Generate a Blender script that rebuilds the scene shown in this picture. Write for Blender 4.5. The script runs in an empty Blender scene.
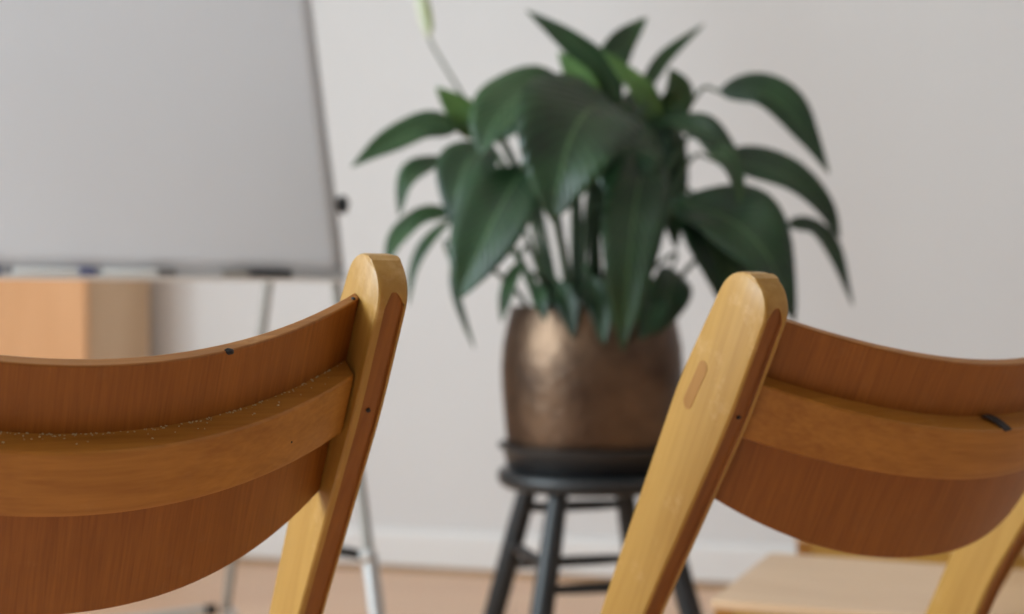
import bpy, bmesh, math, random
from mathutils import Vector, Matrix
random.seed(7)
scene = bpy.context.scene
COL = scene.collection
W, H = 1024, 614
FPX = 1422.2
PITCH = math.atan(5.5 / FPX)
CAMZ = 0.775

# ---------------------------------------------------------------- camera
cd = bpy.data.cameras.new('camera')
cam = bpy.data.objects.new('camera', cd)
COL.objects.link(cam)
cd.sensor_width = 36.0
cd.lens = 50.0
cam.location = (0, 0, CAMZ)
cam.rotation_euler = (math.pi / 2 - PITCH, 0, 0)
cd.clip_start = 0.02
cd.dof.use_dof = True
cd.dof.focus_distance = 0.88
cd.dof.aperture_fstop = 4.6
scene.camera = cam

# ---------------------------------------------------------------- world, light, exposure
world = bpy.data.worlds.new('world')
scene.world = world
world.use_nodes = True
bg = world.node_tree.nodes['Background']
bg.inputs[0].default_value = (0.75, 0.85, 1.0, 1)
bg.inputs[1].default_value = 1.0


def window_light(name, loc, sx, sy, direction, power, color):
    ld = bpy.data.lights.new(name, 'AREA')
    ld.shape = 'RECTANGLE'
    ld.size = sx
    ld.size_y = sy
    ld.energy = power
    ld.color = color
    lo = bpy.data.objects.new(name, ld)
    COL.objects.link(lo)
    lo.location = loc
    lo.rotation_euler = Vector(direction).to_track_quat('-Z', 'Y').to_euler()
    return lo


# daylight through the wide window opening of the left wall (off to the left)
window_light('window_daylight', (-2.68, 0.85, 1.55), 2.1, 1.5, (1, 0.0, 0.0), 121, (0.79, 0.93, 1.0))

vs = scene.view_settings
vs.view_transform = 'Standard'
vs.look = 'None'
vs.gamma = 1.0
vs.use_curve_mapping = False
vs.exposure = 0.14
scene.cycles.max_bounces = 10
scene.cycles.diffuse_bounces = 6


# ---------------------------------------------------------------- helpers
def srgb(r, g, b):
    def f(c):
        c /= 255.0
        return c / 12.92 if c <= 0.04045 else ((c + 0.055) / 1.055) ** 2.4
    return (f(r), f(g), f(b), 1.0)


def at(px, py, y):
    """world point at depth y seen at pixel (px, py)"""
    a = (px - W / 2) / FPX
    b = (H / 2 - py) / FPX
    dy = math.cos(PITCH) + b * math.sin(PITCH)
    dz = b * math.cos(PITCH) - math.sin(PITCH)
    k = y / dy
    return Vector((a * k, y, CAMZ + dz * k))


def tag(o, label=None, cat=None, group=None, kind=None):
    if label: o['label'] = label
    if cat: o['category'] = cat
    if group: o['group'] = group
    if kind: o['kind'] = kind
    return o


def empty(name, loc=(0, 0, 0), rz=0.0):
    o = bpy.data.objects.new(name, None)
    COL.objects.link(o)
    o.empty_display_size = 0.05
    o.location = loc
    o.rotation_euler = (0, 0, rz)
    return o


def obj(name, bm, mat, parent=None, smooth=True, bevel=0, angle=40, segs=2):
    me = bpy.data.meshes.new(name)
    bmesh.ops.recalc_face_normals(bm, faces=bm.faces[:])
    bm.to_mesh(me)
    bm.free()
    o = bpy.data.objects.new(name, me)
    COL.objects.link(o)
    for m in (mat if isinstance(mat, (list, tuple)) else [mat]):
        me.materials.append(m)
    if smooth:
        me.shade_smooth()
    if bevel:
        b = o.modifiers.new('bevel', 'BEVEL')
        b.width = bevel
        b.segments = segs
        b.limit_method = 'ANGLE'
        b.angle_limit = math.radians(35)
        b.harden_normals = False
    if smooth:
        bm2 = bmesh.new()
        bm2.from_mesh(me)
        for e in bm2.edges:
            if len(e.link_faces) == 2 and e.calc_face_angle(0) > math.radians(angle):
                e.smooth = False
        bm2.to_mesh(me)
        bm2.free()
    if parent:
        o.parent = parent
    return o


def add_box(bm, lo, hi, mat=None):
    x0, y0, z0 = lo
    x1, y1, z1 = hi
    v = [bm.verts.new(p) for p in ((x0, y0, z0), (x1, y0, z0), (x1, y1, z0), (x0, y1, z0),
                                   (x0, y0, z1), (x1, y0, z1), (x1, y1, z1), (x0, y1, z1))]
    if mat:
        for q in v:
            q.co = mat @ q.co
    for f in ((0, 1, 2, 3), (4, 5, 6, 7), (0, 1, 5, 4), (1, 2, 6, 5), (2, 3, 7, 6), (3, 0, 4, 7)):
        bm.faces.new([v[i] for i in f])
    return v


def add_loft(bm, rings, cap=True, closed=True):
    vr = [[bm.verts.new(p) for p in r] for r in rings]
    n = len(vr[0])
    out = []
    for a, b in zip(vr[:-1], vr[1:]):
        row = []
        for i in range(n if closed else n - 1):
            j = (i + 1) % n
            row.append(bm.faces.new((a[i], a[j], b[j], b[i])))
        out.append(row)
    if cap:
        bm.faces.new(vr[0])
        bm.faces.new(vr[-1])
    return out


def add_tube(bm, pts, rad, n=12, cap=True):
    pts = [Vector(p) for p in pts]
    if not isinstance(rad, (list, tuple)):
        rad = [rad] * len(pts)
    rings = []
    prev = None
    for i, p in enumerate(pts):
        t = (pts[min(i + 1, len(pts) - 1)] - pts[max(i - 1, 0)]).normalized()
        if prev is None:
            ref = Vector((0, 0, 1)) if abs(t.z) < 0.9 else Vector((1, 0, 0))
            a = t.cross(ref).normalized()
        else:
            a = (prev - t * prev.dot(t)).normalized()
        prev = a
        b = t.cross(a)
        rings.append([p + (a * math.cos(2 * math.pi * k / n) + b * math.sin(2 * math.pi * k / n)) * rad[i] for k in range(n)])
    add_loft(bm, rings, cap)


def add_lathe(bm, prof, n=48, centre=(0, 0, 0), cap=True):
    cx, cy, cz = centre
    rings = [[(cx + r * math.cos(2 * math.pi * k / n), cy + r * math.sin(2 * math.pi * k / n), cz + z) for k in range(n)] for r, z in prof]
    add_loft(bm, rings, cap)


def catmull(pts, n):
    P = [Vector(p) for p in pts]
    P = [P[0] * 2 - P[1]] + P + [P[-1] * 2 - P[-2]]
    m = len(P) - 3
    out = []
    for i in range(n + 1):
        s = i / n * m
        k = min(int(s), m - 1)
        t = s - k
        a, b, c, d = P[k:k + 4]
        out.append(0.5 * ((2 * b) + (c - a) * t + (2 * a - 5 * b + 4 * c - d) * t * t + (3 * b - a - 3 * c + d) * t ** 3))
    return out


# ---------------------------------------------------------------- materials
def new_mat(name):
    m = bpy.data.materials.new(name)
    m.use_nodes = True
    nt = m.node_tree
    return m, nt, nt.nodes['Principled BSDF']


def plain(name, col, rough=0.5, metal=0.0, noise=0.0, nscale=20, bump=0.0, coat=0.0):
    m, nt, b = new_mat(name)
    b.inputs['Base Color'].default_value = col
    b.inputs['Roughness'].default_value = rough
    b.inputs['Metallic'].default_value = metal
    b.inputs['Coat Weight'].default_value = coat
    tc = nt.nodes.new('ShaderNodeTexCoord')
    n = nt.nodes.new('ShaderNodeTexNoise')
    n.inputs['Scale'].default_value = nscale
    n.inputs['Detail'].default_value = 4
    nt.links.new(tc.outputs['Object'], n.inputs['Vector'])
    mr = nt.nodes.new('ShaderNodeMixRGB')
    mr.inputs['Color1'].default_value = tuple(c * (1 - noise) for c in col[:3]) + (1,)
    mr.inputs['Color2'].default_value = tuple(min(1, c * (1 + noise)) for c in col[:3]) + (1,)
    nt.links.new(n.outputs['Fac'], mr.inputs['Fac'])
    nt.links.new(mr.outputs[0], b.inputs['Base Color'])
    if bump:
        bp = nt.nodes.new('ShaderNodeBump')
        bp.inputs['Strength'].default_value = bump
        bp.inputs['Distance'].default_value = 0.004
        nt.links.new(n.outputs['Fac'], bp.inputs['Height'])
        nt.links.new(bp.outputs['Normal'], b.inputs['Normal'])
    return m


def wood(name, dark, light, axis=2, fine=220, rough=0.42, coat=0.06, wear=0.12, wearcol=(210, 175, 130), bands=0.5, top_wear=False):
    """grain drawn out along one object axis, a few wider flame bands, light wear blotches"""
    m, nt, b = new_mat(name)
    N, L = nt.nodes, nt.links
    tc = N.new('ShaderNodeTexCoord')

    def stretched(scale, ratio, detail, dist=0.0):
        mp = N.new('ShaderNodeMapping')
        s = [scale] * 3
        s[axis] = scale * ratio
        mp.inputs['Scale'].default_value = s
        L.new(tc.outputs['Object'], mp.inputs['Vector'])
        n = N.new('ShaderNodeTexNoise')
        n.inputs['Scale'].default_value = 1.0
        n.inputs['Detail'].default_value = detail
        n.inputs['Distortion'].default_value = dist
        L.new(mp.outputs[0], n.inputs['Vector'])
        return n
    n1 = stretched(fine, 0.05, 3)
    n2 = stretched(fine * 0.16, 0.09, 3, 0.6)
    mx = N.new('ShaderNodeMixRGB')
    mx.inputs['Fac'].default_value = bands
    L.new(n1.outputs['Fac'], mx.inputs['Color1'])
    L.new(n2.outputs['Fac'], mx.inputs['Color2'])
    cr = N.new('ShaderNodeValToRGB')
    cr.color_ramp.elements[0].position = 0.33
    cr.color_ramp.elements[1].position = 0.67
    cr.color_ramp.elements[0].color = srgb(*dark)
    cr.color_ramp.elements[1].color = srgb(*light)
    L.new(mx.outputs[0], cr.inputs['Fac'])
    n3 = N.new('ShaderNodeTexNoise')
    n3.inputs['Scale'].default_value = 26
    n3.inputs['Detail'].default_value = 6
    n3.inputs['Roughness'].default_value = 0.7
    L.new(tc.outputs['Object'], n3.inputs['Vector'])
    wr = N.new('ShaderNodeValToRGB')
    wr.color_ramp.elements[0].position = 0.58
    wr.color_ramp.elements[1].position = 0.75
    wr.color_ramp.elements[0].color = (0, 0, 0, 1)
    wr.color_ramp.elements[1].color = (wear, wear, wear, 1)
    if top_wear:                       # the upper ends are handled most and are rubbed pale
        sz = N.new('ShaderNodeSeparateXYZ')
        L.new(tc.outputs['Object'], sz.inputs[0])
        rg = N.new('ShaderNodeMapRange')
        rg.inputs['From Min'].default_value = -0.05
        rg.inputs['From Max'].default_value = 0.0
        rg.inputs['To Min'].default_value = 0.0
        rg.inputs['To Max'].default_value = 0.14
        L.new(sz.outputs['Z'], rg.inputs['Value'])
        ad = N.new('ShaderNodeMath'); ad.operation = 'ADD'
        L.new(n3.outputs['Fac'], ad.inputs[0]); L.new(rg.outputs[0], ad.inputs[1])
        L.new(ad.outputs[0], wr.inputs['Fac'])
    else:
        L.new(n3.outputs['Fac'], wr.inputs['Fac'])
    m2 = N.new('ShaderNodeMixRGB')
    m2.inputs['Color2'].default_value = srgb(*wearcol)
    L.new(wr.outputs[0], m2.inputs['Fac'])
    L.new(cr.outputs[0], m2.inputs['Color1'])
    L.new(m2.outputs[0], b.inputs['Base Color'])
    b.inputs['Roughness'].default_value = rough
    b.inputs['Coat Weight'].default_value = coat
    b.inputs['Coat Roughness'].default_value = 0.3
    b.inputs['Specular IOR Level'].default_value = 0.35
    bp = N.new('ShaderNodeBump')
    bp.inputs['Strength'].default_value = 0.12
    bp.inputs['Distance'].default_value = 0.001
    L.new(n1.outputs['Fac'], bp.inputs['Height'])
    L.new(bp.outputs['Normal'], b.inputs['Normal'])
    return m


M = {}
M['post'] = wood('golden_beech', (154, 112, 47), (174, 133, 64), axis=2, fine=160, wear=0.35, top_wear=True)
M['groove'] = wood('dark_brown_groove', (118, 66, 22), (146, 90, 35), axis=2, fine=200, wear=0.0)  # groove faces get a darker, redder brown than the post
M['panel'] = wood('reddish_plywood', (128, 73, 18), (150, 91, 31), axis=2, fine=420, wear=0.06, rough=0.45, bands=0.35)
M['rail'] = wood('amber_rail', (146, 92, 30), (172, 116, 46), axis=0, fine=300, wear=0.1, rough=0.4)
M['seat'] = wood('pale_seat_plywood', (206, 170, 134), (224, 192, 158), axis=1, fine=120, wear=0.1, rough=0.38)
M['apron'] = wood('golden_apron', (164, 118, 50), (184, 140, 66), axis=1, fine=160, wear=0.1)
M['ply_edge'] = wood('worn_plywood_edge', (138, 86, 32), (170, 115, 56), axis=0, fine=300, wear=0.4)
M['black_mark'] = plain('black_mark', srgb(26, 22, 24), 0.6)
M['bead'] = wood('brown_floor_bead', (150, 112, 74), (172, 132, 92), axis=0, fine=60, wear=0.0)
M['dust'] = plain('pale_dust', srgb(188, 168, 130), 0.9)
M['plug'] = wood('plug_wood', (138, 92, 32), (158, 110, 46), axis=2, fine=220, wear=0.0)
M['wall'] = plain('wall_paint', srgb(222, 220, 220), 0.85, noise=0.015, nscale=3, bump=0.03)
M['added_door_dark'] = plain('added_door_dark_brown', srgb(44, 34, 30), 0.5, noise=0.1)  # colour of the unseen door added for the bronze to mirror
M['rear_wall'] = plain('taupe_wall_paint', srgb(205, 200, 196), 0.85, noise=0.02, nscale=3)
M['white_trim'] = plain('white_gloss_paint', srgb(232, 230, 229), 0.45, noise=0.01)
M['ceiling'] = plain('ceiling_paint', srgb(236, 234, 230), 0.9, noise=0.01)
M['board'] = plain('board_white', srgb(214, 213, 214), 0.5, noise=0.01)
M['paper'] = plain('flipchart_paper', srgb(222, 225, 232), 0.8, noise=0.02, nscale=2.5, bump=0.05)
M['alu'] = plain('brushed_aluminium', srgb(205, 207, 208), 0.38, 0.85, noise=0.05, nscale=60)
M['frame_grey'] = plain('pale_grey_frame', srgb(176, 176, 178), 0.5, noise=0.03)
M['steel_grey'] = plain('grey_steel', srgb(148, 144, 138), 0.45, 0.5, noise=0.05)
M['black_plastic'] = plain('black_plastic', srgb(22, 23, 25), 0.45, noise=0.1)
M['stool'] = plain('black_painted_wood', srgb(27, 30, 33), 0.42, noise=0.2, nscale=35, bump=0.1)
M['saucer'] = plain('black_saucer', srgb(30, 31, 33), 0.38, noise=0.15)
M['soil'] = plain('dark_soil', srgb(38, 30, 24), 0.95, noise=0.4, nscale=90, bump=0.8)
M['stem'] = plain('petiole_green', srgb(42, 66, 36), 0.5, noise=0.15)
M['spathe'] = plain('pale_spathe', srgb(214, 220, 198), 0.55, noise=0.06)
M['spadix'] = plain('greenish_spadix', srgb(150, 165, 105), 0.7, noise=0.15, nscale=300, bump=0.4)
M['cap_blue'] = plain('blue_marker_cap', srgb(92, 100, 142), 0.4)
M['cap_grey'] = plain('grey_marker_cap', srgb(120, 118, 118), 0.4)
M['marker_white'] = plain('white_marker_barrel', srgb(214, 214, 212), 0.4)
M['cab_side'] = wood('beige_cabinet_veneer', (198, 166, 132), (216, 188, 156), axis=2, fine=60, wear=0.0, rough=0.5)
M['cab_front'] = wood('orange_cabinet_veneer', (220, 164, 116), (232, 179, 131), axis=2, fine=60, wear=0.0, rough=0.5)


def bronze():
    m, nt, b = new_mat('hammered_bronze')
    N, L = nt.nodes, nt.links
    tc = N.new('ShaderNodeTexCoord')
    n = N.new('ShaderNodeTexNoise')
    n.inputs['Scale'].default_value = 9
    n.inputs['Detail'].default_value = 6
    n.inputs['Roughness'].default_value = 0.65
    L.new(tc.outputs['Object'], n.inputs['Vector'])
    cr = N.new('ShaderNodeValToRGB')
    cr.color_ramp.elements[0].position = 0.32
    cr.color_ramp.elements[1].position = 0.7
    cr.color_ramp.elements[0].color = srgb(70, 56, 48)
    cr.color_ramp.elements[1].color = srgb(120, 97, 78)
    L.new(n.outputs['Fac'], cr.inputs['Fac'])
    L.new(cr.outputs[0], b.inputs['Base Color'])
    b.inputs['Metallic'].default_value = 0.92
    b.inputs['Roughness'].default_value = 0.44
    v = N.new('ShaderNodeTexVoronoi')
    v.inputs['Scale'].default_value = 55
    L.new(tc.outputs['Object'], v.inputs['Vector'])
    bp = N.new('ShaderNodeBump')
    bp.inputs['Strength'].default_value = 0.25
    bp.inputs['Distance'].default_value = 0.004
    L.new(v.outputs['Distance'], bp.inputs['Height'])
    L.new(bp.outputs['Normal'], b.inputs['Normal'])
    return m


M['bronze'] = bronze()


def leaf_mat(name, dark, light, rough=0.38):
    m, nt, b = new_mat(name)
    N, L = nt.nodes, nt.links
    uv = N.new('ShaderNodeUVMap')
    sp = N.new('ShaderNodeSeparateXYZ')
    L.new(uv.outputs[0], sp.inputs[0])
    # u: -1..1 across stored as 0..1, v along; veins sweep forward from the midrib
    ab = N.new('ShaderNodeMath'); ab.operation = 'SUBTRACT'; ab.inputs[1].default_value = 0.5
    L.new(sp.outputs['X'], ab.inputs[0])
    a2 = N.new('ShaderNodeMath'); a2.operation = 'ABSOLUTE'
    L.new(ab.outputs[0], a2.inputs[0])
    k = N.new('ShaderNodeMath'); k.operation = 'MULTIPLY_ADD'
    L.new(a2.outputs[0], k.inputs[0]); k.inputs[1].default_value = -0.55
    L.new(sp.outputs['Y'], k.inputs[2])
    s = N.new('ShaderNodeMath'); s.operation = 'MULTIPLY'; s.inputs[1].default_value = 95
    L.new(k.outputs[0], s.inputs[0])
    sn = N.new('ShaderNodeMath'); sn.operation = 'SINE'
    L.new(s.outputs[0], sn.inputs[0])
    tc = N.new('ShaderNodeTexCoord')
    n = N.new('ShaderNodeTexNoise'); n.inputs['Scale'].default_value = 14; n.inputs['Detail'].default_value = 3
    L.new(tc.outputs['Object'], n.inputs['Vector'])
    ad = N.new('ShaderNodeMath'); ad.operation = 'MULTIPLY_ADD'
    L.new(sn.outputs[0], ad.inputs[0]); ad.inputs[1].default_value = 0.10
    L.new(n.outputs['Fac'], ad.inputs[2])
    cr = N.new('ShaderNodeValToRGB')
    cr.color_ramp.elements[0].position = 0.3
    cr.color_ramp.elements[1].position = 0.72
    cr.color_ramp.elements[0].color = srgb(*dark)
    cr.color_ramp.elements[1].color = srgb(*light)
    L.new(ad.outputs[0], cr.inputs['Fac'])
    # paler midrib
    mr = N.new('ShaderNodeMath'); mr.operation = 'LESS_THAN'; mr.inputs[1].default_value = 0.018
    L.new(a2.outputs[0], mr.inputs[0])
    mf = N.new('ShaderNodeMath'); mf.operation = 'MULTIPLY'; mf.inputs[1].default_value = 0.45
    L.new(mr.outputs[0], mf.inputs[0])
    mx = N.new('ShaderNodeMixRGB')
    L.new(mf.outputs[0], mx.inputs['Fac'])
    L.new(cr.outputs[0], mx.inputs['Color1'])
    mx.inputs['Color2'].default_value = srgb(100, 132, 88)
    L.new(mx.outputs[0], b.inputs['Base Color'])
    b.inputs['Roughness'].default_value = rough
    bp = N.new('ShaderNodeBump'); bp.inputs['Strength'].default_value = 0.25; bp.inputs['Distance'].default_value = 0.003
    L.new(sn.outputs[0], bp.inputs['Height'])
    L.new(bp.outputs['Normal'], b.inputs['Normal'])
    tr = N.new('ShaderNodeBsdfTranslucent')
    L.new(mx.outputs[0], tr.inputs['Color'])
    ms = N.new('ShaderNodeMixShader'); ms.inputs['Fac'].default_value = 0.15
    L.new(b.outputs[0], ms.inputs[1]); L.new(tr.outputs[0], ms.inputs[2])
    L.new(ms.outputs[0], N['Material Output'].inputs['Surface'])
    return m


M['leaf'] = leaf_mat('dark_green_leaf', (19, 43, 25), (40, 72, 40))
M['leaf_mid'] = leaf_mat('mid_green_leaf', (36, 64, 36), (57, 91, 51))
M['leaf_young'] = leaf_mat('young_green_leaf', (62, 98, 44), (92, 130, 64))


def floor_mat():
    m, nt, b = new_mat('pale_oak_floor')
    N, L = nt.nodes, nt.links
    tc = N.new('ShaderNodeTexCoord')
    br = N.new('ShaderNodeTexBrick')
    br.inputs['Scale'].default_value = 1.0
    br.inputs['Brick Width'].default_value = 1.2
    br.inputs['Row Height'].default_value = 0.14
    br.inputs['Mortar Size'].default_value = 0.0015
    br.inputs['Color1'].default_value = srgb(236, 198, 168)
    br.inputs['Color2'].default_value = srgb(230, 190, 160)
    br.inputs['Mortar'].default_value = srgb(160, 126, 98)
    L.new(tc.outputs['Object'], br.inputs['Vector'])
    mp = N.new('ShaderNodeMapping'); mp.inputs['Scale'].default_value = (3, 60, 60)
    L.new(tc.outputs['Object'], mp.inputs['Vector'])
    n = N.new('ShaderNodeTexNoise'); n.inputs['Scale'].default_value = 1; n.inputs['Detail'].default_value = 4
    L.new(mp.outputs[0], n.inputs['Vector'])
    mx = N.new('ShaderNodeMixRGB'); mx.blend_type = 'MULTIPLY'; mx.inputs['Fac'].default_value = 0.12
    L.new(br.outputs['Color'], mx.inputs['Color1']); L.new(n.outputs['Color'], mx.inputs['Color2'])
    L.new(mx.outputs[0], b.inputs['Base Color'])
    b.inputs['Roughness'].default_value = 0.5
    return m


M['floor'] = floor_mat()

# ---------------------------------------------------------------- the room
WA = math.atan(0.28)                      # the back wall runs slightly towards the camera on the right


def back_y(x):
    return 4.02 - 0.28 * x


XL, XR, YR, ZC = -2.6, 2.9, -2.6, 2.7


def structure(name, bm, mat, **k):
    o = obj(name, bm, mat, smooth=False, **k)
    o['kind'] = 'structure'
    return o


bm = bmesh.new(); add_box(bm, (XL - .3, YR - .3, -.1), (XR + .3, 5.2, 0)); structure('floor', bm, M['floor'])
bm = bmesh.new(); add_box(bm, (XL - .3, YR - .3, ZC), (XR + .3, 5.2, ZC + .1)); structure('ceiling', bm, M['ceiling'])


def slab(bm, p0, p1, th, z0, z1):
    """upright slab whose inner face runs p0 -> p1, thickened to the left of that direction"""
    p0, p1 = Vector(p0).to_3d(), Vector(p1).to_3d()
    d = (p1 - p0).normalized()
    n = Vector((-d.y, d.x, 0)) * th
    v = []
    for z in (z0, z1):
        for p in (p0, p1, p1 + n, p0 + n):
            v.append(bm.verts.new((p.x, p.y, z)))
    for f in ((0, 1, 2, 3), (4, 5, 6, 7), (0, 1, 5, 4), (1, 2, 6, 5), (2, 3, 7, 6), (3, 0, 4, 7)):
        bm.faces.new([v[i] for i in f])


bm = bmesh.new(); slab(bm, (XL - .15, back_y(XL - .15)), (XR + .15, back_y(XR + .15)), .12, 0, ZC); structure('wall_back', bm, M['wall'])
bm = bmesh.new(); slab(bm, (XR, back_y(XR)), (XR, YR - .12), .12, 0, ZC); structure('wall_right', bm, M['wall'])
bm = bmesh.new(); slab(bm, (XR + .12, YR), (XL - .12, YR), .12, 0, ZC); structure('wall_rear', bm, M['rear_wall'])
# unseen dark double door, added to darken the reflection in the pot


def added_door(name, w, h):
    d = empty(name)
    d['kind'] = 'structure'
    bm = bmesh.new(); add_box(bm, (0, 0, .005), (w, .04, h)); obj('added_door_leaf', bm, M['added_door_dark'], d, smooth=False)
    n = max(1, round(w / .7))
    for k in range(n):
        for z0_, z1_ in ((.15, h * .48), (h * .53, h - .15)):
            bm = bmesh.new(); a = w * k / n
            add_box(bm, (a + .1, -.015, z0_), (a + w / n - .1, 0, z1_)); obj('added_door_panel', bm, M['added_door_dark'], d, smooth=False, bevel=.006)
    bm = bmesh.new(); add_tube(bm, [(w - .07, 0, 1.02), (w - .07, -.05, 1.02), (w - .18, -.05, 1.02)], .009, 10); obj('added_door_handle', bm, M['alu'], d)
    return d


d1 = added_door('unseen_dark_door', 2.2, 2.2); d1.location = (2.45, YR + .041, 0); d1.rotation_euler = (0, 0, math.pi)
# left wall with its window opening
bm = bmesh.new()
yb = back_y(XL) - .005
op = [(-0.25, 1.95)]
z0, z1 = 0.75, 2.35
slab(bm, (XL, YR), (XL, op[0][0]), .2, 0, ZC)
slab(bm, (XL, op[0][1]), (XL, yb), .2, 0, ZC)
for a, b in op:
    slab(bm, (XL, a), (XL, b), .2, 0, z0)
    slab(bm, (XL, a), (XL, b), .2, z1, ZC)
structure('wall_left', bm, M['wall'])
for i, (a, b) in enumerate(op):
    bm = bmesh.new()
    x0, x1 = XL - .08, XL - .02
    add_box(bm, (x0, a, z0), (x1, a + .06, z1)); add_box(bm, (x0, b - .06, z0), (x1, b, z1))
    add_box(bm, (x0, a + .06, z0), (x1, b - .06, z0 + .06)); add_box(bm, (x0, a + .06, z1 - .06), (x1, b - .06, z1))
    add_box(bm, (x0 + .01, (a + b) / 2 - .03, z0 + .06), (x1 - .01, (a + b) / 2 + .03, z1 - .06))
    structure('window_%d' % (i + 1), bm, M['white_trim'])
# baseboard of the back wall
bm = bmesh.new()
nx, ny = -math.sin(WA), -math.cos(WA)
e0 = Vector((XL, back_y(XL), 0)); e1 = Vector((XR, back_y(XR), 0))
prof = [(0.0, 0.0), (0.018, 0.0), (0.018, 0.100), (0.013, 0.112), (0.004, 0.118), (0.0, 0.118)]
add_loft(bm, [[(e.x + nx * o, e.y + ny * o, z) for o, z in prof] for e in (e0, e1)])
structure('baseboard_back', bm, M['white_trim'])
bm = bmesh.new()
prof = [(0.018, 0.0), (0.034, 0.0), (0.032, 0.007), (0.027, 0.013), (0.018, 0.016)]
add_loft(bm, [[(e.x + nx * o, e.y + ny * o, z) for o, z in prof] for e in (e0, e1)])
structure('trim_1', bm, M['bead'])

# ---------------------------------------------------------------- folding chairs
LEAN = 0.4943
CW, CT = 0.1847, 0.0216            # inner half width, post thickness
SAG, VC = 0.0715, 0.0007           # bulge of the back, panel position in the post
UK = [0, -0.106, -0.307]
VF = [0.0253, 0.0420, 0.0470]
VB = [-0.0295, -0.0270, -0.0052]
SEAT_Z = 0.40


def interp(u, ys):
    if u >= UK[0]: return ys[0]
    for i in range(2):
        if u >= UK[i + 1]:
            t = (u - UK[i]) / (UK[i + 1] - UK[i])
            return ys[i] + (ys[i + 1] - ys[i]) * t
    return ys[2]


def smooth_interp(u, ys):
    return sum(interp(u + d, ys) for d in (-.016, -.008, 0, .008, .016)) / 5


def post_mesh(length, side):
    """upright from rounded top (U=0) to the floor, shallow routed groove along its back edge"""
    bm = bmesh.new()
    us = [0.0006, -0.0006, -0.0018, -0.0035, -0.0060, -0.0090, -0.0125, -0.0131, -0.0140, -0.0152, -0.0170, -0.0195, -0.0235, -0.028, -0.035, -0.045, -0.06]
    u = -0.08
    while u > -0.42:
        us.append(u); u -= 0.02
    us += [-0.5, -0.65, -0.8, -length]
    x0, x1 = (CW, CW + CT) if side > 0 else (-CW - CT, -CW)
    rings = []
    R = 0.027
    for u in us:
        vf, vb = smooth_interp(u, VF), smooth_interp(u, VB)
        c, h = (vf + vb) / 2, (vf - vb) / 2
        if u > -R:
            t = min(1, 1 - (-u) / R)
            h *= math.sqrt(max(0.02, 1 - t ** 2.3))
        vf, vb = c + h, c - h
        r = min(0.0030, h * 0.6)
        # groove width and depth, rounded upper end
        g = 0.0
        if u < -0.0125:
            g = min(1.0, ((-0.0125 - u) / 0.011)) ** 0.5
        gw = 0.0072 * max(g, 0.25)
        gd = 0.0022 * g
        xm = (x0 + x1) / 2 + side * 0.0016 * g
        gb = 0.0008 * g + 0.0002
        ring = []
        for (cx, cy, a0) in ((x1 - r, vf - r, 0), (x0 + r, vf - r, 90), (x0 + r, vb + r, 180)):
            for k in range(4):
                a = math.radians(a0 + 30 * k)
                ring.append((cx + r * math.cos(a), cy + r * math.sin(a), u))
        ring += [(xm - gw, vb, u), (xm - gw + gb, vb + gd, u), (xm + gw - gb, vb + gd, u), (xm + gw, vb, u)]
        for k in range(4):
            a = math.radians(270 + 30 * k)
            ring.append((x1 - r + r * math.cos(a), vb + r + r * math.sin(a), u))
        rings.append(ring)
    # flat foot on the floor
    ca, sa = math.cos(LEAN), math.sin(LEAN)
    last = []
    for (x, v, u) in rings[-1]:
        last.append((x, v, (-length * ca - v * sa) / ca))
    rings[-1] = last
    rows = add_loft(bm, rings)
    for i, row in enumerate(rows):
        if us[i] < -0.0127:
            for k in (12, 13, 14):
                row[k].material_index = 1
    return bm


def bulge(x):
    return VC - SAG * (1 - (x / CW) ** 2)


def panel_mesh():
    bm = bmesh.new()
    n, th = 40, 0.009
    rings = []
    for i in range(n + 1):
        x = -CW + 2 * CW * i / n
        q = x / CW
        v = bulge(x)
        top = -0.0310 - 0.006 * (1 - q * q)
        bot = -(0.188 + 0.029 * (1 - abs(q) ** 2.6))
        ring = []
        m = 9
        for k in range(m + 1):
            ring.append((x, v, bot + (top - bot) * k / m))
        for k in range(m, -1, -1):
            ring.append((x, v + th, bot + (top - bot) * k / m))
        rings.append(ring)
    rows = add_loft(bm, rings)
    for row in rows:
        row[9].material_index = 1
        row[19].material_index = 1
    return bm


def rail_u0(x):
    return -0.0825 + 0.0045 * (x / CW) ** 2


def rail_mesh():
    bm = bmesh.new()
    n = 40
    rings = []
    for i in range(n + 1):
        x = -CW + .002 + 2 * (CW - .002) * i / n
        q = abs(x / CW)
        v = bulge(x)
        th = 0.0185
        u0, u1 = rail_u0(x), -0.1300 + 0.003 * q * q
        rings.append([(x, v, u0), (x, v - th * .5, u0 - .0005), (x, v - th * .93, u0 - .0012), (x, v - th * .98, u0 - .0022), (x, v - th, u0 - .004),
                      (x, v - th, (u0 + u1) / 2), (x, v - th, u1 + .005), (x, v - th * .95, u1 + .0015), (x, v - th * .8, u1), (x, v, u1)])
    add_loft(bm, rings)
    return bm


def disc(bm, c, ax, r, h, n=12):
    c, ax = Vector(c), Vector(ax).normalized()
    add_tube(bm, [c - ax * h, c + ax * h], r, n)


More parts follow.
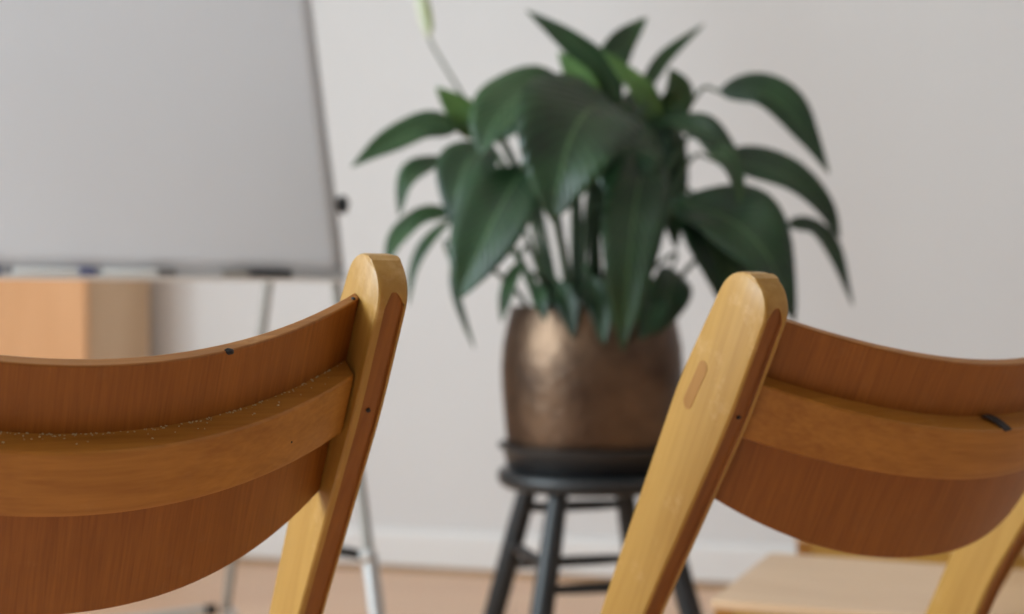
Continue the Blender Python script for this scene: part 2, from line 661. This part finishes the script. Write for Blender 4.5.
def chair(x, y, th, ztop, label):
    t = empty('folding_chair', (x, y, 0), th)
    tag(t, label, 'chair', 'wooden folding chairs')
    length = ztop / math.cos(LEAN)

    def lean(o):
        o.location = (0, 0, ztop)
        o.rotation_euler = (LEAN, 0, 0)
        return o
    for s in (-1, 1):
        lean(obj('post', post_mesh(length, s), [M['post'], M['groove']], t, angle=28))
    p = lean(obj('back_panel', panel_mesh(), [M['panel'], M['ply_edge']], t, bevel=.0012, angle=50))
    lean(obj('back_rail', rail_mesh(), M['rail'], t, angle=35))
    # tenon plugs on the outer post faces, screw holes on their back edges
    for s in (-1, 1):
        bm = bmesh.new()
        xo = s * (CW + CT)
        ring = []
        for k in range(16):
            a = 2 * math.pi * k / 16
            ring.append((0.0058 * math.cos(a), (0.0160 if math.sin(a) > 0 else -0.0160) + 0.0058 * math.sin(a)))
        tl = math.radians(7)
        pts = [(px * math.cos(tl) - pz * math.sin(tl), px * math.sin(tl) + pz * math.cos(tl)) for px, pz in ring]
        add_loft(bm, [[(xo - s * .002, 0.0205 + px, -0.1035 + pz) for px, pz in pts], [(xo + s * .0003, 0.0205 + px, -0.1035 + pz) for px, pz in pts]])
        lean(obj('tenon_plug', bm, M['plug'], t, smooth=False))
        bm = bmesh.new()
        u = -0.104
        disc(bm, (s * (CW + CT / 2 + 0.0005), smooth_interp(u, VB) + .0022, u), (0, 1, 0), 0.0016, 0.0012)
        lean(obj('screw_hole', bm, M['black_mark'], t, smooth=False))
    # seat with its frame
    ys0, ys1 = 0.135, 0.53
    hw = CW - .004
    bm = bmesh.new()
    rings = []
    for i in range(9):
        yy = ys0 + (ys1 - ys0) * i / 8
        dip = -0.006 * math.sin(math.pi * i / 8)
        r2 = []
        for k in range(9):
            xx = -hw + 2 * hw * k / 8
            r2.append((xx, yy, SEAT_Z + dip * math.sin(math.pi * k / 8)))
        for k in range(8, -1, -1):
            xx = -hw + 2 * hw * k / 8
            r2.append((xx, yy, SEAT_Z - .012 + dip * math.sin(math.pi * k / 8)))
        rings.append(r2)
    add_loft(bm, rings)
    obj('seat', bm, M['seat'], t, bevel=.002, angle=50)
    for s in (-1, 1):
        bm = bmesh.new()
        xa, xb = (hw - .024, hw - .002) if s > 0 else (-hw + .002, -hw + .024)
        add_box(bm, (xa, ys0 + .02, SEAT_Z - .052), (xb, ys1 - .028, SEAT_Z - .0122))
        obj('seat_rail', bm, M['apron'], t, smooth=False, bevel=.002)
    bm = bmesh.new(); add_box(bm, (-hw + .002, ys1 - .0275, SEAT_Z - .052), (hw - .002, ys1 - .004, SEAT_Z - .0122))
    obj('front_rail', bm, M['rail'], t, smooth=False, bevel=.002)
    # rear legs, crossing inside the posts, and their stretchers
    for s in (-1, 1):
        bm = bmesh.new()
        xa, xb = (hw - .050, hw - .028) if s > 0 else (-hw + .028, -hw + .050)
        y_t, z_t, y_b = 0.46, SEAT_Z - .016, -0.02
        w2 = .020
        add_loft(bm, [[(xa, y_t - w2, z_t), (xb, y_t - w2, z_t), (xb, y_t + w2, z_t), (xa, y_t + w2, z_t)],
                      [(xa, y_b - w2, 0), (xb, y_b - w2, 0), (xb, y_b + w2, 0), (xa, y_b + w2, 0)]])
        obj('rear_leg', bm, M['post'], t, smooth=False, bevel=.003)
    bm = bmesh.new(); add_tube(bm, [(-hw + .04, .07, .085), (hw - .04, .07, .085)], .009)
    obj('stretcher', bm, M['rail'], t)
    ca = math.tan(LEAN)
    bm = bmesh.new(); zz = 0.16; yy = (ztop - zz) * ca + .02
    add_tube(bm, [(-CW - .002, yy, zz), (CW + .002, yy, zz)], .010)
    obj('stretcher', bm, M['rail'], t)
    return t, lean


TOPL, TOPR = CAMZ + 0.0293, CAMZ + 0.0185
chair_l, lean_l = chair(-0.2566, 0.8511, 0.5028, TOPL, 'wooden folding chair at left, crumbs along its curved back rail')
chair_r, lean_r = chair(0.3516, 1.1104, 0.4939, TOPR, 'wooden folding chair at right, black scrap stuck on its back rail')
A3 = math.radians(68)
R3, F3 = Vector((math.cos(A3), math.sin(A3), 0)), Vector((-math.sin(A3), math.cos(A3), 0))
front3 = Vector((0.2485, 1.7850, 0)) + R3 * CW
o3 = front3 - F3 * 0.53
o4 = o3 + R3 * 0.547


def copy_thing(src, loc, rz, label):
    r = src.copy()
    COL.objects.link(r)
    r.location = loc
    r.rotation_euler = (0, 0, rz)
    r['label'] = label
    for ch in src.children:
        c = ch.copy()
        COL.objects.link(c)
        c.parent = r
        for g in ch.children:
            d = g.copy()
            COL.objects.link(d)
            d.parent = c
    return r


copy_thing(chair_r, o3, A3, 'wooden chair facing left, pale seat showing under the right chair back')
copy_thing(chair_r, o4, A3, 'wooden chair just beyond the pale seat, only a sliver of its frame showing')

# the marks of the left chair: crumbs along the rail, chips on the panel edge
bm = bmesh.new()
rnd = random.Random(3)
for i in range(240):
    x = rnd.uniform(-CW * .95, CW * .97)
    dv = abs(rnd.gauss(0, .0012))
    if rnd.random() < .2: dv = rnd.uniform(0, .012)
    r = rnd.uniform(.00025, .0007)
    c = Vector((x, bulge(x) - .0004 - dv, rail_u0(x) + r * .5))
    m4 = Matrix.Translation(c) @ Matrix.Rotation(rnd.uniform(0, 3), 4, 'Z') @ Matrix.Diagonal((r * rnd.uniform(1, 1.8), r, r * .8, 1))
    bmesh.ops.create_icosphere(bm, subdivisions=1, radius=1.0, matrix=m4)
o = lean_l(obj('crumbs', bm, M['dust'], chair_l, smooth=False)); o['kind'] = 'stuff'


def blob_on_panel(name, q, u, r, par, ln, dv=0.0, stretch=(1, 1, 1)):
    bm = bmesh.new()
    x = q * CW
    bmesh.ops.create_icosphere(bm, subdivisions=2, radius=1.0,
                               matrix=Matrix.Translation((x, bulge(x) + dv, u)) @ Matrix.Diagonal((r * stretch[0], r * stretch[1], r * stretch[2], 1)))
    for v in bm.verts:
        v.co += Vector((rnd.uniform(-1, 1), rnd.uniform(-1, 1), rnd.uniform(-1, 1))) * r * .18
    return ln(obj(name, bm, M['black_mark'], par))


def top_u(q):
    return -0.0310 - 0.006 * (1 - q * q)


blob_on_panel('chip', 0.43, top_u(.43) - .0012, .0026, chair_l, lean_l, .001, (1.3, 1, .8))
blob_on_panel('chip', 0.975, top_u(.975) - .0005, .0017, chair_l, lean_l, .003)
blob_on_panel('dent', 0.72, -0.1085, .0009, chair_l, lean_l, -.0185, (1, .3, 1))
# black scrap on the right chair's rail
bm = bmesh.new()
q = -0.02
x = q * CW
dirx = Vector((1, 2 * SAG * x / CW ** 2, 0)).normalized()
back = Vector((dirx.y, -dirx.x, 0))
base = Vector((x, bulge(x), rail_u0(x) + .0004)) + back * .002
prev = []
for k in range(7):
    s = k / 6
    p = base + dirx * (s * .012) + back * (s * .0165) + Vector((0, 0, .0008 + .0009 * math.sin(s * 6) - .003 * max(0, s - .75) * 4))
    wv = dirx * .0042 - back * .001
    prev.append([p - wv * .9, p + wv, p + wv + Vector((0, 0, .0012)), p - wv * .9 + Vector((0, 0, .0012))])
add_loft(bm, prev)
lean_r(obj('black_scrap', bm, M['black_mark'], chair_r, smooth=False))

# ---------------------------------------------------------------- stool with plant
PC = at(592, 478, 2.30); PC.z = 0
SZ = at(592, 478, 2.17).z
stool = empty('stool', (PC.x, PC.y, 0), 0)
tag(stool, 'round black wooden stool under the potted plant', 'stool')
bm = bmesh.new()
add_lathe(bm, [(.02, -.028), (.142, -.028), (.150, -.023), (.1535, -.014), (.1525, -.005), (.148, 0), (.02, 0)], 48, (0, 0, SZ))
obj('seat', bm, M['stool'], stool, angle=60)
al = math.radians(30)
dirs = [(-math.sin(al), -math.cos(al)), (math.cos(al), -math.sin(al)), (math.sin(al), math.cos(al)), (-math.cos(al), math.sin(al))]


def leg_r(z):
    return .113 + (SZ - .02 - z) * .30


def leg_pt(i, z):
    r = leg_r(z)
    return Vector((dirs[i][0] * r, dirs[i][1] * r, z))


for i in range(4):
    bm = bmesh.new()
    zs = [SZ - .02, .4, .3, .15, 0]
    add_tube(bm, [leg_pt(i, z) for z in zs], [.0155, .0175, .018, .017, .014], 16)
    obj('leg', bm, M['stool'], stool)
for (i, j, z) in ((0, 1, .335), (2, 3, .335), (3, 0, .368), (1, 2, .368), (2, 3, .432), (0, 1, .165), (2, 3, .165), (3, 0, .2), (1, 2, .2)):
    bm = bmesh.new()
    a, b = leg_pt(i, z), leg_pt(j, z)
    add_tube(bm, [a, a.lerp(b, .25), a.lerp(b, .5), a.lerp(b, .75), b], [.007, .009, .0095, .009, .007], 12)
    obj('rung', bm, M['stool'], stool)

bm = bmesh.new()
add_lathe(bm, [(.01, 0), (.128, 0), (.138, .006), (.1445, .030), (.1525, .036), (.1525, .0405), (.148, .042), (.1420, .036), (.134, .012), (.01, .008)], 56)
sau = obj('saucer', bm, M['saucer'], None, angle=60)
sau.location = (PC.x, PC.y, SZ)
tag(sau, 'black plastic saucer beneath the bronze plant pot', 'saucer')

PZ = SZ + .0085
pot = empty('plant_pot', (PC.x, PC.y, PZ), 0)
tag(pot, 'bulging bronze metal plant pot with mottled shine', 'plant pot')
outer = [(.010, 0), (.116, 0), (.128, .004), (.1355, .025), (.1400, .050), (.1430, .085), (.1462, .125), (.1470, .155), (.1445, .19), (.1385, .22), (.1335, .243), (.131, .252), (.128, .254),
         (.125, .252), (.126, .242), (.131, .2), (.128, .19), (.01, .19)]
bm = bmesh.new()
add_lathe(bm, outer, 64)
obj('pot_body', bm, M['bronze'], pot, angle=60)
bm = bmesh.new()
add_lathe(bm, [(.005, .192), (.05, .206), (.09, .204), (.127, .199), (.1275, .191), (.005, .191)], 40)
for v in bm.verts:
    v.co.z += rnd.uniform(-.003, .003) if v.co.z > .195 else 0
obj('soil', bm, M['soil'], pot)

plant = empty('peace_lily', (PC.x, PC.y, PZ + .2), 0)
tag(plant, 'leafy dark green peace lily with drooping leaves and one pale bud', 'plant')
PL = Vector((PC.x, PC.y, PZ + .2))


def wprof(t, sharp=1.0):
    return max(0.0, (math.sin(math.pi * min(1, t) ** 0.80)) ** 0.85 * (1 - .25 * t * sharp)) if t < 1 else 0


def make_leaf(pts, wpx, N, mat='leaf', fold=.28, curl=.0, petiole=True, root=None):
    """pts: (px, py, depth offset from the pot axis) along the midrib, base to tip"""
    P = [at(a, b, PC.y + d) - PL for a, b, d in pts]
    n = 16
    mid = catmull(P, n)
    width = wpx / 618.0
    N = Vector(N).normalized()
    bm = bmesh.new()
    uvl = bm.loops.layers.uv.new('UVMap')
    cols = [-1, -.66, -.33, 0, .33, .66, 1]
    rows = []
    ph = rnd.uniform(0, 6)
    wav = rnd.uniform(.05, .12)
    for i, p in enumerate(mid):
        t = i / n
        T = (mid[min(i + 1, n)] - mid[max(i - 1, 0)]).normalized()
        S = T.cross(N)
        if S.length < 1e-3: S = Vector((1, 0, 0))
        S.normalize()
        nn = S.cross(T).normalized()
        if nn.dot(N) < 0: nn = -nn
        hw = width * .5 * wprof(t) + .0008
        row = []
        for c in cols:
            ac = abs(c)
            lift = fold * ac * hw - curl * ac * ac * hw * 1.2
            lift += hw * wav * math.sin(9 * t + ph + (2 if c > 0 else 0)) * ac * 1.6
            row.append((bm.verts.new(p + S * (c * hw) + nn * lift), c * .5 + .5, t))
        rows.append(row)
    for a, b in zip(rows[:-1], rows[1:]):
        for k in range(len(cols) - 1):
            q = (a[k], a[k + 1], b[k + 1], b[k])
            f = bm.faces.new([z[0] for z in q])
            for l, z in zip(f.loops, q):
                l[uvl].uv = (z[1], z[2])
    lf = obj('leaf', bm, M[mat], plant, angle=180)
    sd = lf.modifiers.new('thickness', 'SOLIDIFY')
    sd.thickness = .0007
    if petiole:
        b0 = P[0]
        tdir = (P[1] - P[0]).normalized()
        if root is None:
            root = Vector((max(-.09, min(.09, b0.x * .32 + rnd.uniform(-.02, .02))), max(-.08, min(.08, b0.y * .35 + rnd.uniform(-.02, .02))), .0))
        h = b0.z
        m1 = root.lerp(b0, .45) + Vector((0, 0, abs(h) * .14 + .01))
        m1.x = root.x + (b0.x - root.x) * .32
        m1.y = root.y + (b0.y - root.y) * .32
        m2 = b0 - tdir * .035 + Vector((0, 0, -.002))
        path = catmull([root - Vector((0, 0, .006)), m1, m2, b0 + tdir * .004], 14)
        bm = bmesh.new()
        add_tube(bm, path, [.0050 - .0024 * k / 14 for k in range(15)], 8)
        obj('petiole', bm, M['stem'], lf)
    return lf


F_ = (0, -1, .25)       # facing the viewer
U_ = (0, -.45, 1)
leaves = [
    # left side
    ([(458, 129, -.02), (425, 127, -.03), (388, 143, -.05), (351, 167, -.06)], 36, (-.1, -.95, .35), 'leaf_mid'),
    ([(482, 138, .0), (462, 113, -.01), (436, 87, -.02)], 36, (-.3, -.9, .3), 'leaf_young'),
    ([(572, 94, -.06), (545, 88, -.10), (514, 100, -.14), (492, 126, -.17), (480, 156, -.18)], 80, (-.2, -.75, .65), 'leaf_mid'),
    ([(486, 142, -.08), (468, 160, -.12), (458, 190, -.15), (452, 226, -.16)], 56, (-.3, -.9, .3), 'leaf'),
    ([(448, 158, .02), (420, 168, .0), (405, 188, -.01), (399, 216, -.01)], 30, (-.5, -.8, .4), 'leaf_mid'),
    ([(452, 212, .0), (420, 219, -.02), (398, 238, -.03), (384, 272, -.04)], 30, (-.4, -.8, .5), 'leaf_mid'),
    ([(454, 216, .06), (428, 242, .05), (414, 270, .05), (408, 305, .05)], 15, (-.4, -.8, .3), 'leaf_mid'),
    ([(524, 168, -.17), (502, 204, -.22), (478, 252, -.25), (458, 300, -.25)], 80, (-.2, -1, .3), 'leaf'),
    ([(452, 262, -.1), (458, 300, -.11), (474, 348, -.11)], 10, (-.5, -.8, .2), 'leaf'),
    # centre
    ([(618, 110, -.10), (592, 108, -.17), (572, 134, -.23), (560, 176, -.26), (552, 222, -.26)], 122, (.05, -.85, .5), 'leaf'),
    ([(648, 150, -.12), (636, 200, -.2), (628, 270, -.23), (622, 352, -.22)], 66, (.05, -1, .2), 'leaf'),
    ([(672, 268, -.05), (670, 288, -.08), (660, 314, -.10), (644, 340, -.11)], 44, (.3, -.9, .2), 'leaf'),
    ([(640, 118, -.08), (626, 150, -.14), (630, 190, -.17), (642, 226, -.17)], 74, (.1, -.95, .3), 'leaf'),
    ([(520, 262, -.04), (508, 290, -.07), (501, 322, -.08)], 18, (-.4, -.9, .2), 'leaf_mid'),
    # right side
    ([(674, 202, -.08), (726, 218, -.14), (766, 254, -.18), (795, 322, -.18)], 84, (.25, -.9, .35), 'leaf'),
    ([(712, 160, .0), (750, 164, -.02), (792, 178, -.05), (822, 206, -.06), (840, 238, -.06)], 44, (.1, -.85, .5), 'leaf'),
    ([(786, 224, .04), (812, 228, .04), (834, 254, .03), (853, 306, .02)], 28, (.3, -.75, .6), 'leaf'),
    ([(718, 92, .04), (756, 90, .02), (786, 108, .01), (808, 138, .0), (829, 174, -.01)], 44, (.2, -.95, .2), 'leaf'),
    ([(655, 118, -.04), (690, 126, -.09), (718, 140, -.12), (742, 160, -.13)], 36, (.1, -.8, .5), 'leaf'),
    ([(700, 142, -.1), (720, 154, -.15), (734, 174, -.17), (740, 206, -.17)], 30, (.3, -.8, .5), 'leaf_mid'),
    ([(690, 210, -.1), (708, 240, -.14), (724, 280, -.15), (736, 326, -.14)], 54, (.2, -.95, .3), 'leaf'),
    # top
    ([(620, 108, .0), (604, 74, -.02), (572, 42, -.03), (526, 10, -.03)], 36, (-.45, -.8, -.1), 'leaf'),
    ([(600, 84, .06), (618, 48, .08), (647, 17, .1)], 36, (.3, -.9, .1), 'leaf_mid'),
    ([(640, 96, .08), (662, 60, .1), (704, 24, .12)], 18, (.5, -.7, .4), 'leaf_mid'),
    ([(598, 112, -.04), (580, 80, -.06), (558, 52, -.06)], 30, (-.3, -.9, .2), 'leaf_young'),
    ([(662, 122, -.02), (636, 86, -.05), (604, 52, -.05)], 30, (.2, -.9, .4), 'leaf_young'),
    ([(662, 120, .0), (676, 94, -.03), (670, 68, -.05)], 40, (.2, -1, .2), 'leaf_mid'),
    # short leaves hanging over the rim
    ([(556, 282, -.09), (568, 304, -.13), (573, 338, -.145)], 26, (-.1, -1, .2), 'leaf'),
    ([(590, 276, -.09), (600, 306, -.13), (604, 346, -.15)], 28, (.0, -1, .2), 'leaf'),
    ([(536, 284, -.08), (541, 300, -.12), (545, 322, -.14)], 18, (-.2, -1, .2), 'leaf'),
    ([(650, 288, -.07), (652, 312, -.12), (640, 340, -.15)], 34, (.1, -1, .2), 'leaf'),
    # deeper leaves that fill the crown
    ([(560, 120, .06), (535, 118, .1), (512, 126, .13), (496, 144, .14)], 40, (-.2, -.9, .4), 'leaf'),
    ([(580, 120, .05), (566, 150, .08), (546, 180, .1), (528, 206, .1)], 46, (-.1, -1, .3), 'leaf'),
    ([(610, 120, .1), (612, 150, .14), (606, 185, .16), (596, 215, .17)], 70, (0, -1, .2), 'leaf'),
    ([(650, 110, .1), (664, 150, .14), (670, 200, .16), (676, 250, .17)], 52, (.2, -1, .2), 'leaf'),
    ([(680, 200, .06), (705, 225, .1), (735, 250, .13), (752, 290, .14)], 60, (.3, -.9, .3), 'leaf'),
    ([(630, 90, .02), (646, 120, -.02), (656, 150, -.05), (660, 190, -.06)], 50, (.2, -.9, .4), 'leaf'),
    ([(590, 160, .02), (604, 200, .02), (612, 236, .03), (612, 262, .03)], 34, (.1, -1, .2), 'leaf'),
    ([(492, 150, .03), (484, 170, .02), (480, 196, .02), (484, 226, .02)], 30, (-.3, -.9, .2), 'leaf'),
    ([(700, 200, .0), (740, 220, -.02), (768, 262, -.04), (778, 306, -.04)], 60, (.2, -.9, .3), 'leaf'),
]
for pts, w, N, mt in leaves:
    make_leaf(pts, w, N, mt)
# bare stalks seen above the soil
for (a, b, c, d) in ((548, 250, 566, 300), (536, 236, 556, 298), (576, 232, 588, 300), (590, 226, 594, 300), (620, 232, 612, 300), (560, 228, 576, 300)):
    bm = bmesh.new()
    yy = rnd.uniform(-.03, .05)
    p1 = at(a, b, PC.y + yy) - PL
    p0 = at(c, d, PC.y + yy) - PL
    p0.z = -.004
    top = p1 + (p1 - p0) * .7
    add_tube(bm, catmull([p0, p1, top], 8), [.0058 - .0002 * k for k in range(9)], 8)
    obj('stalk', bm, M['stem'], plant)
# the bud on its long stalk
dep = .34
path = [at(a, b, PC.y + d) - PL for a, b, d in ((560, 230, .05), (505, 165, .12), (458, 88, .26), (432, 44, dep), (428, 30, dep))]
root = Vector((-.03, .03, -.004))
bm = bmesh.new()
add_tube(bm, catmull([root] + path, 24), [.0036 - .00006 * k for k in range(25)], 8)
stalk = obj('flower_stalk', bm, M['stem'], plant)
b0 = at(429, 38, PC.y + dep) - PL
b1 = at(414, -24, PC.y + dep) - PL
bm = bmesh.new()
axis = (b1 - b0)
sidev = axis.cross(Vector((0, 1, 0))).normalized()
rings = []
for i in range(15):
    t = i / 14
    c = b0 + axis * t + sidev * (-.006 * math.sin(math.pi * t))
    r = .0165 * (math.sin(math.pi * min(1, .04 + t * .94)) ** .8) * (1 - .35 * t) + .0006
    ring = []
    for k in range(16):
        a = 2 * math.pi * k / 16 + t * 1.4
        rr = r * (1 + .18 * math.cos(a))
        ring.append(c + sidev * math.cos(a) * rr + Vector((0, 1, 0)) * math.sin(a) * rr * .8)
    rings.append(ring)
add_loft(bm, rings)
obj('spathe', bm, M['spathe'], stalk)
bm = bmesh.new()
sv = b0.lerp(b1, .1) + Vector((.008, -.012, 0))
add_tube(bm, [sv, sv + axis * .2, sv + axis * .4, sv + axis * .55], [.004, .0055, .005, .002], 10)
obj('spadix', bm, M['spadix'], stalk)

# ---------------------------------------------------------------- flipchart easel
TH = math.radians(33)
EL = math.radians(15.5)
B0 = at(344, 280, 2.40)
ZB = B0.z
easel = empty('flipchart_easel', (B0.x, B0.y, 0), TH)
tag(easel, 'grey-white flipchart board on a silver metal easel', 'flipchart')
BW, BH = 0.72, 1.02


def lean_e(o):
    o.location = (0, 0, ZB)
    o.rotation_euler = (-EL, 0, 0)
    return o


bm = bmesh.new(); add_box(bm, (-BW + .006, -.004, .006), (-.006, .010, BH - .006))
lean_e(obj('board', bm, M['board'], easel, smooth=False))
for lo, hi in (((-.006, -.008, 0), (0, .014, BH)), ((-BW, -.008, 0), (-BW + .006, .014, BH)),
               ((-BW + .006, -.008, 0), (-.006, .014, .006)), ((-BW + .006, -.008, BH - .006), (-.006, .014, BH))):
    bm = bmesh.new(); add_box(bm, lo, hi)
    lean_e(obj('frame', bm, M['frame_grey'], easel, smooth=False, bevel=.001))
# sheet of paper, gently rippled
bm = bmesh.new()
nx_, nz_ = 36, 44
g = []
for j in range(nz_ + 1):
    row = []
    for i in range(nx_ + 1):
        x = -BW + .012 + (BW - .020) * i / nx_
        z = .014 + (BH - .06) * j / nz_
        y = -.0075 - .0016 * (1 + math.sin(z * 17 + x * 5 + 1.3 * math.sin(x * 4))) * (1 - j / nz_) - .0008 * math.sin(x * 9 + z * 4)
        row.append(bm.verts.new((x, y, z)))
    g.append(row)
for j in range(nz_):
    for i in range(nx_):
        bm.faces.new((g[j][i], g[j][i + 1], g[j + 1][i + 1], g[j + 1][i]))
pp = lean_e(obj('paper_pad', bm, M['paper'], easel, angle=180))
sd = pp.modifiers.new('thickness', 'SOLIDIFY'); sd.thickness = .0012; sd.offset = -1
bm = bmesh.new(); add_box(bm, (-BW + .02, -.016, BH - .05), (-.02, -.006, BH - .015))
lean_e(obj('clamp_bar', bm, M['alu'], easel, smooth=False, bevel=.003))
# pen tray: shelf with a front lip
bm = bmesh.new(); add_box(bm, (-BW, -.025, -.0035), (0, .012, -.0005)); add_box(bm, (-BW, -.028, -.0035), (0, -.025, .0020))
tr_ = obj('pen_tray', bm, M['white_trim'], easel, smooth=False); tr_.location = (0, 0, ZB)
# black hook at the board's edge
bm = bmesh.new(); add_tube(bm, [(0.0, .002, .135), (.008, .002, .135)], .006, 12); add_tube(bm, [(.008, .002, .135), (.010, .002, .135), (.020, .002, .135), (.022, .002, .135)], [.013, .0155, .0155, .013], 16)
lean_e(obj('knob', bm, M['black_plastic'], easel))


def eu(d):           # point on the front leg line, d below the board edge
    return -d


Lf = ZB / math.cos(EL)
for s, xx in ((1, -.004), (-1, -BW + .004)):
    bm = bmesh.new(); add_tube(bm, [(xx, .024, BH - .05), (xx, .024, -.46)], .0085, 14)
    lean_e(obj('front_leg', bm, M['steel_grey'], easel))
    bm = bmesh.new(); add_tube(bm, [(xx, .024, -.455), (xx, .024, -Lf + .02)], .0135, 16)
    lo_ = lean_e(obj('leg_sleeve', bm, M['alu'], easel))
    bm = bmesh.new(); add_tube(bm, [(xx, .024, -Lf + .025), (xx, .024, -Lf + .0035 + .0)], .016, 16)
    lean_e(obj('rubber_foot', bm, M['black_plastic'], easel))
    bm = bmesh.new(); add_tube(bm, [(xx - s * .016, .020, -.458), (xx - s * .055, .03, -.446)], .0085, 12)
    lean_e(obj('clamp_lever', bm, M['black_plastic'], easel))
    bm = bmesh.new(); add_tube(bm, [(xx - s * .018, .018, -.461), (xx - s * .006, .008, -.461)], .0105, 14)
    lean_e(obj('clamp_bolt', bm, M['alu'], easel))
# rear legs, spread a little, with a brace between them
zt = ZB + (BH - .06) * math.cos(EL)
yt = (BH - .06) * math.sin(EL) + .03
for s, xt, xb in ((1, .155, -.035), (-1, -BW - .155, -BW + .035)):
    bm = bmesh.new(); add_tube(bm, [(xt - (.04 if s > 0 else -.04), yt, zt), (xb, .50, .0)], .009, 14)
    obj('rear_leg', bm, M['steel_grey'], easel)
    bm = bmesh.new(); add_tube(bm, [(xb + (xt - xb) * .105, .475, .17), (xb, .50, 0)], .0165, 14)
    obj('leg_sleeve', bm, M['alu'], easel)
    bm = bmesh.new(); add_tube(bm, [(xb - s * .010, .470, .175), (xb - s * .034, .470, .175)], .0115, 12)
    obj('brace_joint', bm, M['black_plastic'], easel)
bm = bmesh.new(); add_tube(bm, [(-.065, .470, .175), (-BW + .065, .470, .175)], .0095, 12)
obj('brace', bm, M['alu'], easel)

# markers lying in the tray
EM = Matrix.Translation((B0.x, B0.y, 0)) @ Matrix.Rotation(TH, 4, 'Z') @ Matrix.Translation((0, 0, ZB))


def marker(xa, xb, body, cap, label, capfrac=.32, r=.0075):
    t = empty('marker_pen', EM @ Vector(((xa + xb) / 2, -.0165, r - .0004)), TH)
    tag(t, label, 'marker', 'markers in the flipchart tray')
    h = (xb - xa) / 2
    c = h - 2 * h * capfrac
    bm = bmesh.new(); add_tube(bm, [(-h, 0, 0), (-h + .003, 0, 0), (c, 0, 0)], [r * .75, r * .9, r * .9], 14)
    obj('barrel', bm, body, t)
    bm = bmesh.new(); add_tube(bm, [(c - .002, 0, 0), (h - .004, 0, 0), (h, 0, 0)], [r, r, r * .7], 14)
    obj('cap', bm, cap, t)
    return t


marker(-.222, -.104, M['steel_grey'], M['black_plastic'], 'dark grey marker pen lying nearest the right end of the tray', .62)
marker(-.415, -.30, M['marker_white'], M['cap_grey'], 'white marker pen with grey cap in the tray', .25)
marker(-.545, -.425, M['marker_white'], M['cap_blue'], 'white marker pen with blue cap in the middle of the tray', .2)
marker(-.70, -.565, M['marker_white'], M['cap_blue'], 'white marker pen with blue cap at the left end of the tray', .2)

# ---------------------------------------------------------------- wooden cabinet by the back wall
cx, cy = at(85, 300, 3.93).x, 3.93
cab = empty('cabinet', (cx, cy, 0), -WA)
tag(cab, 'pale orange wooden cabinet against the back wall', 'cabinet')
CWD, CDP, CHT = .80, .345, .98
bm = bmesh.new()
add_box(bm, (-CWD, .02, .06), (-CWD + .018, CDP, CHT - .02)); add_box(bm, (-.018, .02, .06), (0, CDP, CHT - .02))
add_box(bm, (-CWD + .018, CDP - .01, .06), (-.018, CDP, CHT - .02)); add_box(bm, (-CWD + .018, .02, .06), (-.018, CDP - .01, .08))
obj('body', bm, M['cab_side'], cab, smooth=False)
bm = bmesh.new(); add_box(bm, (-CWD - .005, -.005, CHT - .0198), (.005, CDP, CHT)); obj('top', bm, M['cab_front'], cab, smooth=False, bevel=.002)
bm = bmesh.new(); add_box(bm, (-CWD + .03, .05, 0), (-.03, CDP - .02, .0598)); obj('plinth', bm, M['cab_front'], cab, smooth=False)
for s in (0, 1):
    bm = bmesh.new()
    xa = -CWD + s * CWD / 2 + .001
    add_box(bm, (xa, 0, .065), (xa + CWD / 2 - .003, .0198, CHT - .023))
    dr = obj('door', bm, M['cab_front'], cab, smooth=False, bevel=.0015)
    bm = bmesh.new()
    hx = -CWD / 2 + (-.04 if s == 0 else .04)
    add_tube(bm, [(hx, 0.002, .55), (hx, -.025, .55), (hx, -.025, .67), (hx, .002, .67)], .005, 10)
    obj('handle', bm, M['alu'], dr)
